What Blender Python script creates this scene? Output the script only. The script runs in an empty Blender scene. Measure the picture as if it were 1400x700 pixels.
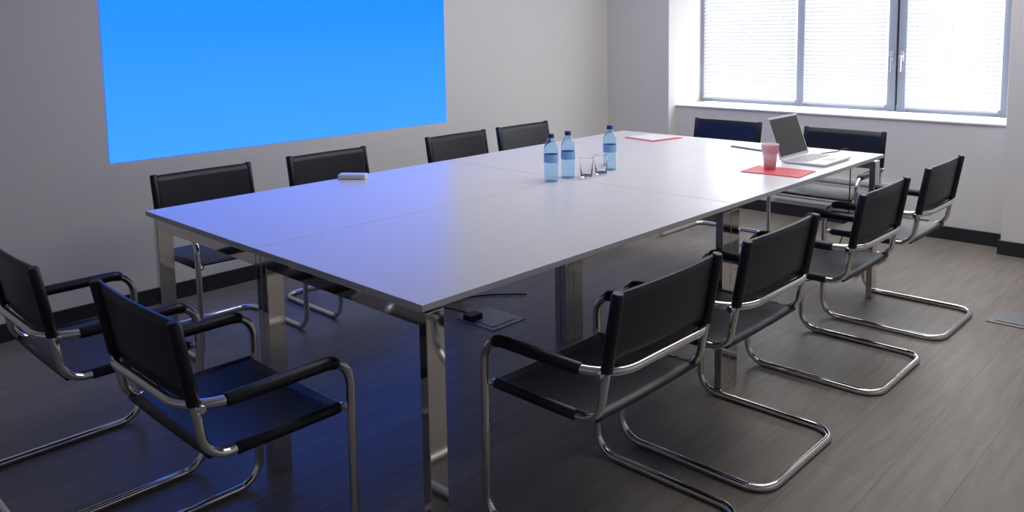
import bpy, bmesh, math
from mathutils import Vector, Matrix
sc=bpy.context.scene
sc.view_settings.view_transform='Standard'
sc.view_settings.look='None'

# ---------------------------------------------------------------- materials
def mat(name,col,rough=.5,metal=0,**kw):
    m=bpy.data.materials.new(name);m.use_nodes=True
    b=m.node_tree.nodes['Principled BSDF']
    b.inputs['Base Color'].default_value=(*col,1);b.inputs['Roughness'].default_value=rough
    b.inputs['Metallic'].default_value=metal
    for k,v in kw.items():
        b.inputs[k.replace('_',' ')].default_value=v
    return m
def noise_bump(m,scale,strength,dist=.002,stretch=(1,1,1)):
    nt=m.node_tree;b=nt.nodes['Principled BSDF']
    tc=nt.nodes.new('ShaderNodeTexCoord');mp=nt.nodes.new('ShaderNodeMapping');mp.inputs['Scale'].default_value=stretch
    n=nt.nodes.new('ShaderNodeTexNoise');n.inputs['Scale'].default_value=scale;n.inputs['Detail'].default_value=4
    bp=nt.nodes.new('ShaderNodeBump');bp.inputs['Strength'].default_value=strength;bp.inputs['Distance'].default_value=dist
    nt.links.new(tc.outputs['Object'],mp.inputs[0]);nt.links.new(mp.outputs[0],n.inputs['Vector'])
    nt.links.new(n.outputs['Fac'],bp.inputs['Height']);nt.links.new(bp.outputs[0],b.inputs['Normal'])
    return m
M_wall=noise_bump(mat('wall_paint',(.80,.785,.765),.75),60,.15,.002)
M_ceil=mat('ceiling_paint',(.75,.75,.75),.9)
M_base=mat('baseboard_black',(.02,.02,.022),.4)
M_chrome=mat('chrome',(.82,.80,.77),.09,1)
M_legchrome=mat('polished_leg',(.72,.70,.67),.07,1)
M_leather=noise_bump(mat('black_leather',(.007,.008,.015),.40),250,.25,.001)
M_pad=mat('black_arm_leather',(.009,.009,.015),.33)
M_top=noise_bump(mat('white_laminate',(.75,.73,.74),.30),300,.03,.0005)
M_edge=mat('tabletop_edge',(.70,.70,.71),.5)
M_dark=mat('dark_metal',(.03,.03,.032),.4,.5)
M_frame=mat('window_frame_grey',(.34,.38,.47),.4)
M_plastic=mat('white_plastic',(.75,.76,.8),.3)
M_alu=mat('aluminium',(.75,.75,.76),.35,.7)
M_key=mat('keyboard_keys',(.5,.5,.52),.5)
M_scrn=mat('laptop_screen_glass',(.05,.045,.045),.12)
M_red=mat('red_card',(.70,.12,.14),.5)
M_paper=mat('paper',(.85,.85,.85),.7)
M_pink=mat('pink_cup',(.88,.62,.67),.6)
M_cupw=mat('pink_cup_body',(.92,.86,.88),.6)
M_brown=mat('brown_cover',(.10,.06,.05),.5)
M_steel=noise_bump(mat('brushed_steel',(.28,.28,.28),.4,.8),80,.1,.001,(1,20,1))
M_cord=mat('black_cord',(.01,.01,.01),.5)
M_white_rad=mat('white_enamel',(.7,.7,.7),.4)
M_glass=mat('clear_glass',(1,1,1),.02,0,Transmission_Weight=1.0,IOR=1.35)
M_bottle=mat('bottle_pet',(.72,.90,1.0),.05,0,Transmission_Weight=.96,IOR=1.12)
M_cap=mat('blue_cap',(.01,.03,.22),.4)
M_label=mat('bottle_label',(.28,.55,.90),.5)

# floor: grey oak laminate boards
def floor_mat():
    m=bpy.data.materials.new('grey_oak_laminate');m.use_nodes=True
    nt=m.node_tree;b=nt.nodes['Principled BSDF'];L=nt.links
    tc=nt.nodes.new('ShaderNodeTexCoord')
    br=nt.nodes.new('ShaderNodeTexBrick');br.offset=.37;br.inputs['Scale'].default_value=1
    br.inputs['Brick Width'].default_value=1.25;br.inputs['Row Height'].default_value=.19
    br.inputs['Mortar Size'].default_value=.0012;br.inputs['Color1'].default_value=(.240,.212,.182,1)
    br.inputs['Color2'].default_value=(.28,.25,.217,1);br.inputs['Mortar'].default_value=(.15,.13,.115,1)
    mp0=nt.nodes.new('ShaderNodeMapping');mp0.inputs['Rotation'].default_value=(0,0,math.radians(90))
    L.new(tc.outputs['Object'],mp0.inputs[0]);L.new(mp0.outputs[0],br.inputs['Vector'])
    mp=nt.nodes.new('ShaderNodeMapping');mp.inputs['Scale'].default_value=(14,1.2,1)
    L.new(tc.outputs['Object'],mp.inputs[0])
    n=nt.nodes.new('ShaderNodeTexNoise');n.inputs['Scale'].default_value=2.5;n.inputs['Detail'].default_value=8;n.inputs['Distortion'].default_value=.8
    L.new(mp.outputs[0],n.inputs['Vector'])
    cr=nt.nodes.new('ShaderNodeValToRGB');cr.color_ramp.elements[0].position=.3;cr.color_ramp.elements[0].color=(.82,.82,.82,1)
    cr.color_ramp.elements[1].position=.7;cr.color_ramp.elements[1].color=(1.12,1.12,1.12,1)
    L.new(n.outputs['Fac'],cr.inputs[0])
    mx=nt.nodes.new('ShaderNodeMix');mx.data_type='RGBA';mx.blend_type='MULTIPLY';mx.inputs[0].default_value=1
    L.new(br.outputs['Color'],mx.inputs[6]);L.new(cr.outputs[0],mx.inputs[7]);L.new(mx.outputs[2],b.inputs['Base Color'])
    b.inputs['Roughness'].default_value=.42
    bp=nt.nodes.new('ShaderNodeBump');bp.inputs['Strength'].default_value=.1;bp.inputs['Distance'].default_value=.001
    L.new(n.outputs['Fac'],bp.inputs['Height']);L.new(bp.outputs[0],b.inputs['Normal'])
    return m
M_floor=floor_mat()
def proj_mat():
    m=bpy.data.materials.new('projected_blue');m.use_nodes=True
    nt=m.node_tree;nt.nodes.clear();L=nt.links
    o=nt.nodes.new('ShaderNodeOutputMaterial');e=nt.nodes.new('ShaderNodeEmission');L.new(e.outputs[0],o.inputs[0])
    tc=nt.nodes.new('ShaderNodeTexCoord');n=nt.nodes.new('ShaderNodeTexNoise');n.inputs['Scale'].default_value=90;n.inputs['Detail'].default_value=3
    sx=nt.nodes.new('ShaderNodeSeparateXYZ');L.new(tc.outputs['Generated'],sx.inputs[0]);L.new(tc.outputs['Generated'],n.inputs['Vector'])
    cr=nt.nodes.new('ShaderNodeValToRGB');cr.color_ramp.elements[0].color=(.030,.180,1,1);cr.color_ramp.elements[1].color=(.004,.118,1,1)
    a=nt.nodes.new('ShaderNodeMath');a.operation='MULTIPLY_ADD';a.inputs[1].default_value=.25;L.new(n.outputs['Fac'],a.inputs[0]);L.new(sx.outputs[2],a.inputs[2])
    L.new(a.outputs[0],cr.inputs[0]);L.new(cr.outputs[0],e.inputs[0]);e.inputs[1].default_value=2.3
    return m
M_proj=proj_mat()
def slat_mat():
    m=bpy.data.materials.new('blind_slat');m.use_nodes=True
    nt=m.node_tree;L=nt.links;b=nt.nodes['Principled BSDF'];b.inputs['Base Color'].default_value=(.8,.8,.8,1);b.inputs['Roughness'].default_value=.4
    t=nt.nodes.new('ShaderNodeBsdfTranslucent');t.inputs[0].default_value=(.85,.86,.88,1)
    mx=nt.nodes.new('ShaderNodeMixShader');mx.inputs[0].default_value=.08
    L.new(b.outputs[0],mx.inputs[1]);L.new(t.outputs[0],mx.inputs[2]);L.new(mx.outputs[0],nt.nodes['Material Output'].inputs[0])
    return m
M_slat=slat_mat()
def pane_mat():
    m=bpy.data.materials.new('pane_glass');m.use_nodes=True
    nt=m.node_tree;L=nt.links;nt.nodes.remove(nt.nodes['Principled BSDF'])
    t=nt.nodes.new('ShaderNodeBsdfTransparent');g=nt.nodes.new('ShaderNodeBsdfGlossy');g.inputs['Roughness'].default_value=.02
    mx=nt.nodes.new('ShaderNodeMixShader');mx.inputs[0].default_value=.05
    L.new(t.outputs[0],mx.inputs[1]);L.new(g.outputs[0],mx.inputs[2]);L.new(mx.outputs[0],nt.nodes['Material Output'].inputs[0])
    return m
M_pane=pane_mat()

# ---------------------------------------------------------------- helpers
def link(o,parent=None):
    sc.collection.objects.link(o)
    if parent: o.parent=parent
    return o
def empty(name,loc=(0,0,0),rz=0):
    e=bpy.data.objects.new(name,None);e.location=loc;e.rotation_euler=(0,0,rz);e.empty_display_size=.1
    return link(e)
def mesh_obj(name,me,m,parent=None,smooth=False):
    if m and not me.materials: me.materials.append(m)
    if smooth:
        for p in me.polygons:p.use_smooth=True
    return link(bpy.data.objects.new(name,me),parent)
def box_me(name,boxes,bevel=0):
    bm=bmesh.new()
    for (x0,y0,z0,x1,y1,z1) in boxes:
        r=bmesh.ops.create_cube(bm,size=1)
        for v in r['verts']:
            v.co=Vector(((x0+x1)/2+v.co.x*(x1-x0),(y0+y1)/2+v.co.y*(y1-y0),(z0+z1)/2+v.co.z*(z1-z0)))
    if bevel: bmesh.ops.bevel(bm,geom=bm.edges[:],offset=bevel,segments=2,affect='EDGES',profile=.5)
    me=bpy.data.meshes.new(name);bm.to_mesh(me);bm.free();return me
def box(name,b,m,parent=None,bevel=0):
    if not isinstance(b[0],(tuple,list)): b=[b]
    return mesh_obj(name,box_me(name,b,bevel),m,parent)
def fillet(pts,rads,closed=False,n=8):
    P=[Vector(p) for p in pts];out=[];N=len(P)
    for i in range(N):
        if (not closed and i in(0,N-1)) or rads[i]<=0: out.append(P[i]);continue
        a,b,c=P[(i-1)%N],P[i],P[(i+1)%N]
        d1=(a-b).normalized();d2=(c-b).normalized();ang=d1.angle(d2)
        t=rads[i]/math.tan(ang/2)
        ce=b+(d1+d2).normalized()*(rads[i]/math.sin(ang/2))
        s=b+d1*t-ce;e=b+d2*t-ce
        tot=s.angle(e);ax=s.cross(e).normalized()
        for k in range(n+1):
            out.append(ce+Matrix.Rotation(tot*k/n,3,ax)@s)
    return out
def tube_bm(bm,path,r,closed=False,seg=12,cap=True):
    N=len(path);rings=[];prev=None
    for i,p in enumerate(path):
        if closed: t=(path[(i+1)%N]-path[i-1]).normalized()
        else: t=(path[min(i+1,N-1)]-path[max(i-1,0)]).normalized()
        if prev is None:
            u=t.orthogonal().normalized()
        else: u=(prev-t*prev.dot(t)).normalized()
        prev=u;w=t.cross(u)
        rr=r[i] if isinstance(r,(list,tuple)) else r
        rings.append([bm.verts.new(p+(u*math.cos(2*math.pi*k/seg)+w*math.sin(2*math.pi*k/seg))*rr) for k in range(seg)])
    for i in range(N-1):
        for k in range(seg):
            bm.faces.new((rings[i][k],rings[i][(k+1)%seg],rings[i+1][(k+1)%seg],rings[i+1][k]))
    if closed:
        a=rings[-1];b=rings[0];best=min(range(seg),key=lambda s:(a[0].co-b[s].co).length)
        for k in range(seg):
            bm.faces.new((a[k],a[(k+1)%seg],b[(k+1+best)%seg],b[(k+best)%seg]))
    elif cap:
        bm.faces.new(rings[0][::-1]);bm.faces.new(rings[-1])
def tubes_me(name,lst,seg=14):
    bm=bmesh.new()
    for path,r,closed in lst: tube_bm(bm,path,r,closed,seg)
    bmesh.ops.recalc_face_normals(bm,faces=bm.faces[:])
    me=bpy.data.meshes.new(name);bm.to_mesh(me);bm.free()
    for p in me.polygons:p.use_smooth=len(p.vertices)==4
    return me
def lathe_me(name,prof,seg=32,mats=None):
    bm=bmesh.new();rings=[]
    for q in prof:
        r,z=q[:2]
        if r<1e-5: rings.append([bm.verts.new((0,0,z))])
        else: rings.append([bm.verts.new((r*math.cos(2*math.pi*k/seg),r*math.sin(2*math.pi*k/seg),z)) for k in range(seg)])
    for i in range(len(rings)-1):
        a,b=rings[i],rings[i+1];mi=prof[i][2] if len(prof[i])>2 else 0
        for k in range(seg):
            k2=(k+1)%seg
            if len(a)==1 and len(b)==1: continue
            if len(a)==1: f=bm.faces.new((a[0],b[k2],b[k]))
            elif len(b)==1: f=bm.faces.new((a[k],a[k2],b[0]))
            else: f=bm.faces.new((a[k],a[k2],b[k2],b[k]))
            f.smooth=True;f.material_index=mi
    bmesh.ops.recalc_face_normals(bm,faces=bm.faces[:])
    me=bpy.data.meshes.new(name);bm.to_mesh(me);bm.free()
    for m in mats or []: me.materials.append(m)
    return me

# ---------------------------------------------------------------- room
XL=-1.126;XR=4.6;YB=-3.3;YE=4.36;H=2.7;YO=4.98
box('floor',(XL-.15,YB-.15,-.1,XR+.15,YO,0),M_floor)
box('ceiling',(XL-.15,YB-.15,H,XR+.15,YO,H+.1),M_ceil)
box('wall_left',(XL-.15,YB-.15,0,XL,YO,H),M_wall)
box('wall_right',(XR,YB-.15,0,XR+.15,YO,H),M_wall)
box('wall_back',(XL,YB-.15,0,XR,YB,H),M_wall)
LZ=.757;PX0=-.515;PX1=1.885;YP=4.47;YPR=4.30;WT=2.15;WY=4.86
box('wall_window',[(XL,YE,0,PX0,YO,H),(PX1,YPR,0,XR,YO,H),(PX0,YP,0,PX1,YO,LZ-.0),(PX0,YP,WT,PX1,YO,H)],M_wall)
box('trim_1',(PX0+.001,YP-.012,LZ,PX1-.001,WY-.03,LZ+.012),M_wall,bevel=.003)
bz=.085
box('baseboard_left',(XL,YB,0,XL+.014,YE,bz),M_base)
box('baseboard_window',[(XL,YE-.014,0,PX0+.014,YE,bz),(PX0,YE,0,PX0+.014,YP,bz),(PX0,YP-.014,0,PX1,YP,bz),(PX1-.014,YPR-.014,0,PX1,YP-.014,bz),(PX1,YPR-.014,0,XR,YPR,bz)],M_base)
box('baseboard_right',(XR-.014,YB,0,XR,YPR-.02,bz),M_base)
box('baseboard_back',(XL+.02,YB,0,XR-.02,YB+.014,bz),M_base)

# window : frame + sashes + handles
wb=LZ+.013
win=empty('window_1')
fx=[(PX0+.001,-.455),(.325,.385),(1.0,1.055),(1.07,1.125),(1.72,1.76)]
bars=[(a,WY-.02,wb,b,WY+.06,WT-.001) for a,b in fx]
bars+=[(PX0+.001,WY,wb,1.884,WY+.06,wb+.05),(PX0+.001,WY,WT-.07,1.884,WY+.06,WT-.001)]
box('frame',bars,M_frame,win,bevel=.003)
box('side_panel',(1.761,WY-.03,wb,1.884,WY+.06,WT-.001),M_wall,win)
box('sash_gap',(1.055,WY+.02,wb+.05,1.07,WY+.05,WT-.07),M_dark,win)
for i,x in enumerate((1.03,1.098)):
    y=WY-.02
    box('handle_%d'%(i+1),[(x-.012,y-.012,1.13,x+.012,y,1.20),(x-.008,y-.05,1.155,x+.008,y-.012,1.171),(x-.009,y-.055,1.06,x+.009,y-.04,1.175)],M_alu,win,bevel=.002)
box('pane_glass',[(-.455,WY+.03,wb+.05,.325,WY+.034,WT-.07),(.385,WY+.03,wb+.05,1.0,WY+.034,WT-.07),(1.125,WY+.03,wb+.05,1.72,WY+.034,WT-.07)],M_pane,win)
# venetian blinds
def blind(x0,x1,zb):
    e=empty('venetian_blind')
    bm=bmesh.new();z=zb+.02;tilt=math.radians(60);w=.030;y=WY-.038
    while z<WT-.05:
        pr=[]
        for k in range(5):
            s=(k/4-.5)*w;c=.003*(1-(2*k/4-1)**2)
            pr.append((y+s*math.cos(tilt)-c*math.sin(tilt),z+s*math.sin(tilt)+c*math.cos(tilt)))
        vs=[[bm.verts.new((xx,a,b)) for a,b in pr] for xx in (x0,x1)]
        for k in range(4):
            f=bm.faces.new((vs[0][k],vs[0][k+1],vs[1][k+1],vs[1][k]));f.smooth=True
        z+=.0295
    me=bpy.data.meshes.new('slats');bm.to_mesh(me);bm.free();mesh_obj('slats',me,M_slat,e)
    box('bottom_rail',(x0,y-.013,zb,x1,y+.013,zb+.014),M_plastic,e,bevel=.003)
    box('head_rail',(x0,y-.015,WT-.05,x1,y+.015,WT-.005),M_plastic,e)
    n=3
    for i in range(n):
        xx=x0+(x1-x0)*(.12+.76*i/(n-1))
        box('ladder_cord_%d'%(i+1),(xx-.0012,y-.0145,zb,xx+.0012,y-.0135,WT-.03),M_plastic,e)
blind(-.47,.318,.80);blind(.392,.993,.80);blind(1.132,1.715,.80)

# vent grille low on the parapet
g=empty('wall_vent')
box('vent_frame',[(.35,YP-.03,.12,1.2,YP,.14),(.35,YP-.03,.30,1.2,YP,.32),(.35,YP-.03,.14,.37,YP,.30),(1.18,YP-.03,.14,1.2,YP,.30)],M_white_rad,g)
box('vent_slats',[(.37,YP-.025,.15+i*.02,1.18,YP-.004,.158+i*.02) for i in range(8)],M_white_rad,g)

# projected picture on left wall
box('projection_screen',(XL,.289,.769,XL+.004,2.5287,2.0),M_proj)

# ---------------------------------------------------------------- table
W=1.631;L=3.049;T=.74;th=.018
tb=empty('conference_table')
gap=.0015
for i,(x0,x1) in enumerate(((0,W/2),(W/2,W))):
    for j,(y0,y1) in enumerate(((0,L/2),(L/2,L))):
        k=i*2+j+1
        ax0=x0+(gap if i else 0);ax1=x1-(0 if i else gap);ay0=y0+(gap if j else 0);ay1=y1-(0 if j else gap)
        me=box_me('tabletop_%d'%k,[(ax0,ay0,T-th,ax1,ay1,T)],.0012)
        me.materials.append(M_top);me.materials.append(M_edge)
        for p in me.polygons:
            if abs(p.normal.z)<.5:p.material_index=1
        mesh_obj('tabletop_%d'%k,me,None,tb)
        ins=.012
        lx=[x0+ins,x1-ins-.03];ly=[y0+.022,y1-.022-.06]
        if i==0: lx[1]=x1-.031
        else: lx[0]=x0+.001
        if j==0: ly[1]=y1-.061
        else: ly[0]=y0+.001
        fr=[]
        for a in lx:
            for b in ly: fr.append((a,b,0,a+.03,b+.06,T-th-.012))
        for b in ly: fr.append((lx[0]+.03,b,T-th-.05,lx[1],b+.06,T-th-.012))
        box('leg_frame_%d'%k,fr,M_legchrome,tb,bevel=.002)
        mx_=(lx[0]+lx[1]+.03)/2
        bm_=[(mx_+a,ly[0]+.06,T-th-.05,mx_+a+.04,ly[1],T-th-.014) for a in (-.22,.18)]
        bm_+=[(lx[0]+.02+(lx[1]-lx[0]-.04)*q,b+.01,T-th-.0125,lx[0]+.05+(lx[1]-lx[0]-.04)*q,b+.05,T-th) for q in (0,.5,.95) for b in ly]
        box('under_rail_%d'%k,bm_,M_dark,tb)

# ---------------------------------------------------------------- chairs
R=.0125;h=.255;F=.265;ZA=.555;YW=-.175;ZS=.415
loop=fillet([(h,F,ZA),(h,F,R),(h,-.265,R),(-h,-.265,R),(-h,F,R),(-h,F,ZA),(-h,YW,ZA),(h,YW,ZA)],[.075,.075,.075,.075,.075,.075,.11,.11],True)
def up(sx):
    return fillet([(sx*.234,F-.012,ZS),(sx*.234,-.125,ZS),(sx*.234,-.185,.765)],[0,.07,0])
me_frame=tubes_me('chair_frame',[(loop,R,True),(up(1),.011,False),(up(-1),.011,False),
    (fillet([(h,F,ZS),(.228,F-.016,ZS)],[0,0]),.009,False),(fillet([(-h,F,ZS),(-.228,F-.016,ZS)],[0,0]),.009,False)])
me_frame.materials.append(M_chrome)
def bendpad(sx):
    arc=fillet([(sx*h,F-.2,ZA),(sx*h,F,ZA),(sx*h,F,ZA-.2)],[0,.075,0],n=10)
    pts=[Vector((sx*h,-.085,ZA)),Vector((sx*h,-.078,ZA)),Vector((sx*h,0,ZA)),Vector((sx*h,.1,ZA))]+arc[1:5]
    r=[.014,.017]+[.0175]*(len(pts)-3)+[.015]
    return pts,r,False
me_pad=tubes_me('armrest_pads',[bendpad(1),bendpad(-1)]);me_pad.materials.append(M_pad)
def sling(name,fn,nu,nv,thk):
    bm=bmesh.new();g=[[bm.verts.new(fn(i/nu,j/nv)) for j in range(nv+1)] for i in range(nu+1)]
    for i in range(nu):
        for j in range(nv): bm.faces.new((g[i][j],g[i+1][j],g[i+1][j+1],g[i][j+1]))
    bmesh.ops.recalc_face_normals(bm,faces=bm.faces[:])
    bmesh.ops.solidify(bm,geom=bm.faces[:],thickness=thk)
    bmesh.ops.recalc_face_normals(bm,faces=bm.faces[:])
    me=bpy.data.meshes.new(name);bm.to_mesh(me);bm.free()
    for p in me.polygons:p.use_smooth=True
    me.materials.append(M_leather);return me
def seatf(u,v):
    x=(u*2-1);y=.238-v*.36
    e=abs(x)
    z=ZS+.013-.014*(1-e**2)*math.sin(math.pi*min(max(v*.9+.05,0),1))
    return Vector((x*.236,y,z))
me_seat=sling('seat',seatf,24,10,.010)
def ssleeve(sx):
    ys=[.240,.238,-.05,-.052]
    return [Vector((sx*.234,y,ZS+.001)) for y in ys],[.013,.0155,.0155,.013],False
me_ss=tubes_me('seat_sleeves',[ssleeve(1),ssleeve(-1)]);me_ss.materials.append(M_leather)
def backf(u,v):
    x=(u*2-1);z=.56+v*.205;y=-.125-.06*(z-.415)/.35
    e=abs(x)
    y+=.010-.012*(1-e**2)
    if e>.93: y-=(e-.93)/.07*.012
    return Vector((x*.247,y+.004,z))
me_back=sling('backrest',backf,24,6,.011)
def backsleeve(sx):
    def q(z):return Vector((sx*.234,-.125-.06*(z-.415)/.35,z))
    zs=[.558,.562,.762,.768]
    return [q(z) for z in zs],[.013,.016,.016,.013],False
me_bs=tubes_me('backrest_sleeves',[backsleeve(1),backsleeve(-1)]);me_bs.materials.append(M_leather)
def clamp(sx):
    return [Vector((sx*.228,-.14,ZA-.004)),Vector((sx*.258,-.14,ZA-.004))],.009,False
me_cl=tubes_me('arm_clamps',[clamp(1),clamp(-1)]);me_cl.materials.append(M_chrome)
def chair(x,y,facing):
    e=empty('cantilever_armchair',(x,y,0),math.radians(facing-90))
    for n,me in (('tubular_frame',me_frame),('armrest_pads',me_pad),('seat',me_seat),('seat_sleeves',me_ss),('backrest',me_back),('backrest_sleeves',me_bs),('arm_clamps',me_cl)):
        link(bpy.data.objects.new(n,me),e)
    return e
for y in (.291,.935,1.819,2.56): chair(1.535+F,y+.2625,180)
for y in (.525,1.225,2.16,2.76): chair(-.17-F,y,0)
chair(.858+.2625,-.042-F,90)
chair(.131+.2625,-.116-F,90)
chair(.355,3.30+F,270);chair(1.155,3.27+F,270)

# ---------------------------------------------------------------- table objects
def bottle(x,y,rz=0):
    e=empty('water_bottle',(x,y,T),rz)
    pr=[(0,.006),(.016,.002),(.027,0),(.0305,.005),(.031,.02),(.0295,.026),(.031,.032),(.031,.055),(.0295,.06),(.031,.066),(.031,.075),
        (.0312,.078),(.0312,.128),(.031,.131),(.0298,.136),(.031,.142),(.029,.156),(.022,.172),(.0145,.184),(.0125,.189),(.0125,.197)]
    inn=[(r-.0012 if r>.002 else 0,z+ (.0012 if i<3 else 0)) for i,(r,z) in enumerate(pr)][::-1]
    link(bpy.data.objects.new('bottle_body',lathe_me('bottle_body',pr+[(inn[0][0],.197)]+inn,28,[M_bottle])),e)
    link(bpy.data.objects.new('label',lathe_me('label',[(.0316,.085),(.0318,.087),(.0318,.118),(.0316,.120)],28,[M_label])),e)
    link(bpy.data.objects.new('cap',lathe_me('cap',[(0.0134,.191),(.0142,.192),(.0142,.207),(.0125,.209),(0,.209)],28,[M_cap])),e)
bottle(.80,1.43);bottle(.80,1.545,.5);bottle(.82,1.825,1)
def tumbler(x,y):
    pr=[(0,0),(.024,0),(.026,.003),(.032,.088),(.0325,.09),(.031,.09),(.0305,.088),(.0245,.009),(.02,.007),(0,.007)]
    o=bpy.data.objects.new('drinking_glass',lathe_me('drinking_glass',pr,28,[M_glass]));o.location=(x,y,T);link(o)
tumbler(.86,1.60);tumbler(.865,1.70)
o=box('remote_control',(-.065,-.028,0,.065,.028,.024),M_plastic,None,bevel=.007);o.location=(.06,.91,T);o.rotation_euler=(0,0,math.radians(38))
# laptop
lp=empty('laptop',(1.35,2.64,T),0)
box('base',(0,-.155,.003,.215,.155,.014),M_alu,lp,bevel=.003)
box('feet',[(a,b,0,a+.012,b+.012,.0032) for a in(.01,.19) for b in(-.14,.128)],M_dark,lp)
keys=[(.03+r*.019,-.135+c*.0195,.0138,.03+r*.019+.016,-.135+c*.0195+.0165,.0155) for r in range(5) for c in range(14)]
box('keyboard',keys,M_key,lp)
box('trackpad',(.145,-.045,.0138,.2,.045,.0145),M_key,lp)
lid=empty('lid',(0,0,.014));lid.parent=lp;lid.rotation_euler=(0,math.radians(-20),0)
box('lid_shell',(-.007,-.155,0,0,.155,.21),M_alu,lid,bevel=.002)
box('screen',(0.0,-.146,.014,.0012,.146,.200),M_scrn,lid)
# paper cup
cp=bpy.data.objects.new('paper_cup',lathe_me('paper_cup',[(0,.004,1),(.024,.004,1),(.025,0,1),(.031,.06,1),(.034,.078,0),(.037,.079,0),(.0385,.112,0),(.0395,.115,0),(.038,.117,0),(.036,.112,0),(.033,.08,0),(0,.078,0)],32,[M_pink,M_cupw]))
cp.location=(1.40,2.27,T+.0045);link(cp)
def sheet(name,x,y,w,d,rz,m,z=0,t=.003,paper=False):
    e=empty(name,(x,y,T+z),math.radians(rz))
    box('cover',(-w/2,-d/2,0,w/2,d/2,t),m,e)
    if paper: box('sheet',(-w/2+.01,-d/2+.02,t,w/2-.03,d/2-.01,t+.0015),M_paper,e)
sheet('red_folder',1.45,2.25,.27,.2,4,M_red,t=.004)
sheet('red_folder',.36,2.86,.24,.24,-10,M_red,t=.004,paper=True)
nb=empty('open_notebook',(1.02,2.86,T),math.radians(-15))
box('cover',(-.11,-.075,0,.11,.075,.004),M_brown,nb)
box('pages',[(-.105,-.07,.004,-.002,.07,.009),(.002,-.07,.004,.105,.07,.009)],M_paper,nb,bevel=.001)

# floor boxes & cables
def floorbox(x,y,rz,op=False):
    e=empty('floor_socket_box',(x,y,0),math.radians(rz))
    box('plate',(-.13,-.11,0,.13,.11,.005),M_steel,e,bevel=.002)
    box('lid',(-.10,-.08,.005,.10,.08,.008),M_steel,e,bevel=.001)
    if op: box('socket_block',(-.09,-.10,.005,-.03,-.02,.03),M_dark,e,bevel=.004)
    return e
fb=floorbox(.36,1.47,0,True);floorbox(2.27,3.1,0)
def cord(name,pts,r=.004,parent=None):
    P=[Vector(p) for p in pts];out=[]
    for i in range(len(P)-1):
        p0=P[max(i-1,0)];p1=P[i];p2=P[i+1];p3=P[min(i+2,len(P)-1)]
        for k in range(8):
            t=k/8
            out.append(.5*((2*p1)+(-p0+p2)*t+(2*p0-5*p1+4*p2-p3)*t*t+(-p0+3*p1-3*p2+p3)*t**3))
    out.append(P[-1])
    link(bpy.data.objects.new(name,tubes_me(name,[(out,r,False)],8)),parent).data.materials.append(M_cord)
cord('power_cable',[(-.06,-.05,.02),(-.21,-.09,.03),(-.31,-.12,.012),(-.34,.03,.006),(-.26,.23,.006),(-.11,.38,.006)],.004,fb)
cord('laptop_cable',[(1.38,2.80,.746),(1.42,2.95,.745),(1.45,3.05,.745),(1.455,3.068,.6),(1.42,3.1,.3),(1.3,3.05,.03),(1.1,2.9,.006)],.003)

# ---------------------------------------------------------------- lights
def area(name,loc,rot,sx,sy,e,col):
    l=bpy.data.lights.new(name,'AREA');l.shape='RECTANGLE';l.size=sx;l.size_y=sy;l.energy=e;l.color=col
    o=bpy.data.objects.new(name,l);o.location=loc;o.rotation_euler=rot;link(o);return o
area('window_daylight',(.7,5.35,1.75),(math.radians(-90),0,0),3.6,2.6,195,(.97,.98,1))
area('ceiling_fill',(1.5,2.6,2.68),(0,0,0),2.8,3.0,54,(1,.975,.94))  # soft fill added under the ceiling to brighten the room, no real fixture
w=bpy.data.worlds.new('sky');sc.world=w;w.use_nodes=True
w.node_tree.nodes['Background'].inputs[0].default_value=(.8,.88,1,1);w.node_tree.nodes['Background'].inputs[1].default_value=1.5

# ---------------------------------------------------------------- camera
yaw,pitch,roll=.7674,-.1107,-.0164
fw=Vector((-math.sin(yaw)*math.cos(pitch),math.cos(yaw)*math.cos(pitch),math.sin(pitch)))
r=Vector((math.cos(yaw),math.sin(yaw),0));u=r.cross(fw)
r2=r*math.cos(roll)+u*math.sin(roll);u2=-r*math.sin(roll)+u*math.cos(roll)
cd=bpy.data.cameras.new('camera');cam=bpy.data.objects.new('camera',cd);link(cam)
Mx=Matrix((r2,u2,-fw)).transposed().to_4x4();Mx.translation=Vector((3.1506,-1.2480,1.4110));cam.matrix_world=Mx
cd.sensor_width=36;cd.lens=1128.3/1400*36;cd.shift_y=-(350-163.09)/1400;cd.clip_start=.05
sc.camera=cam
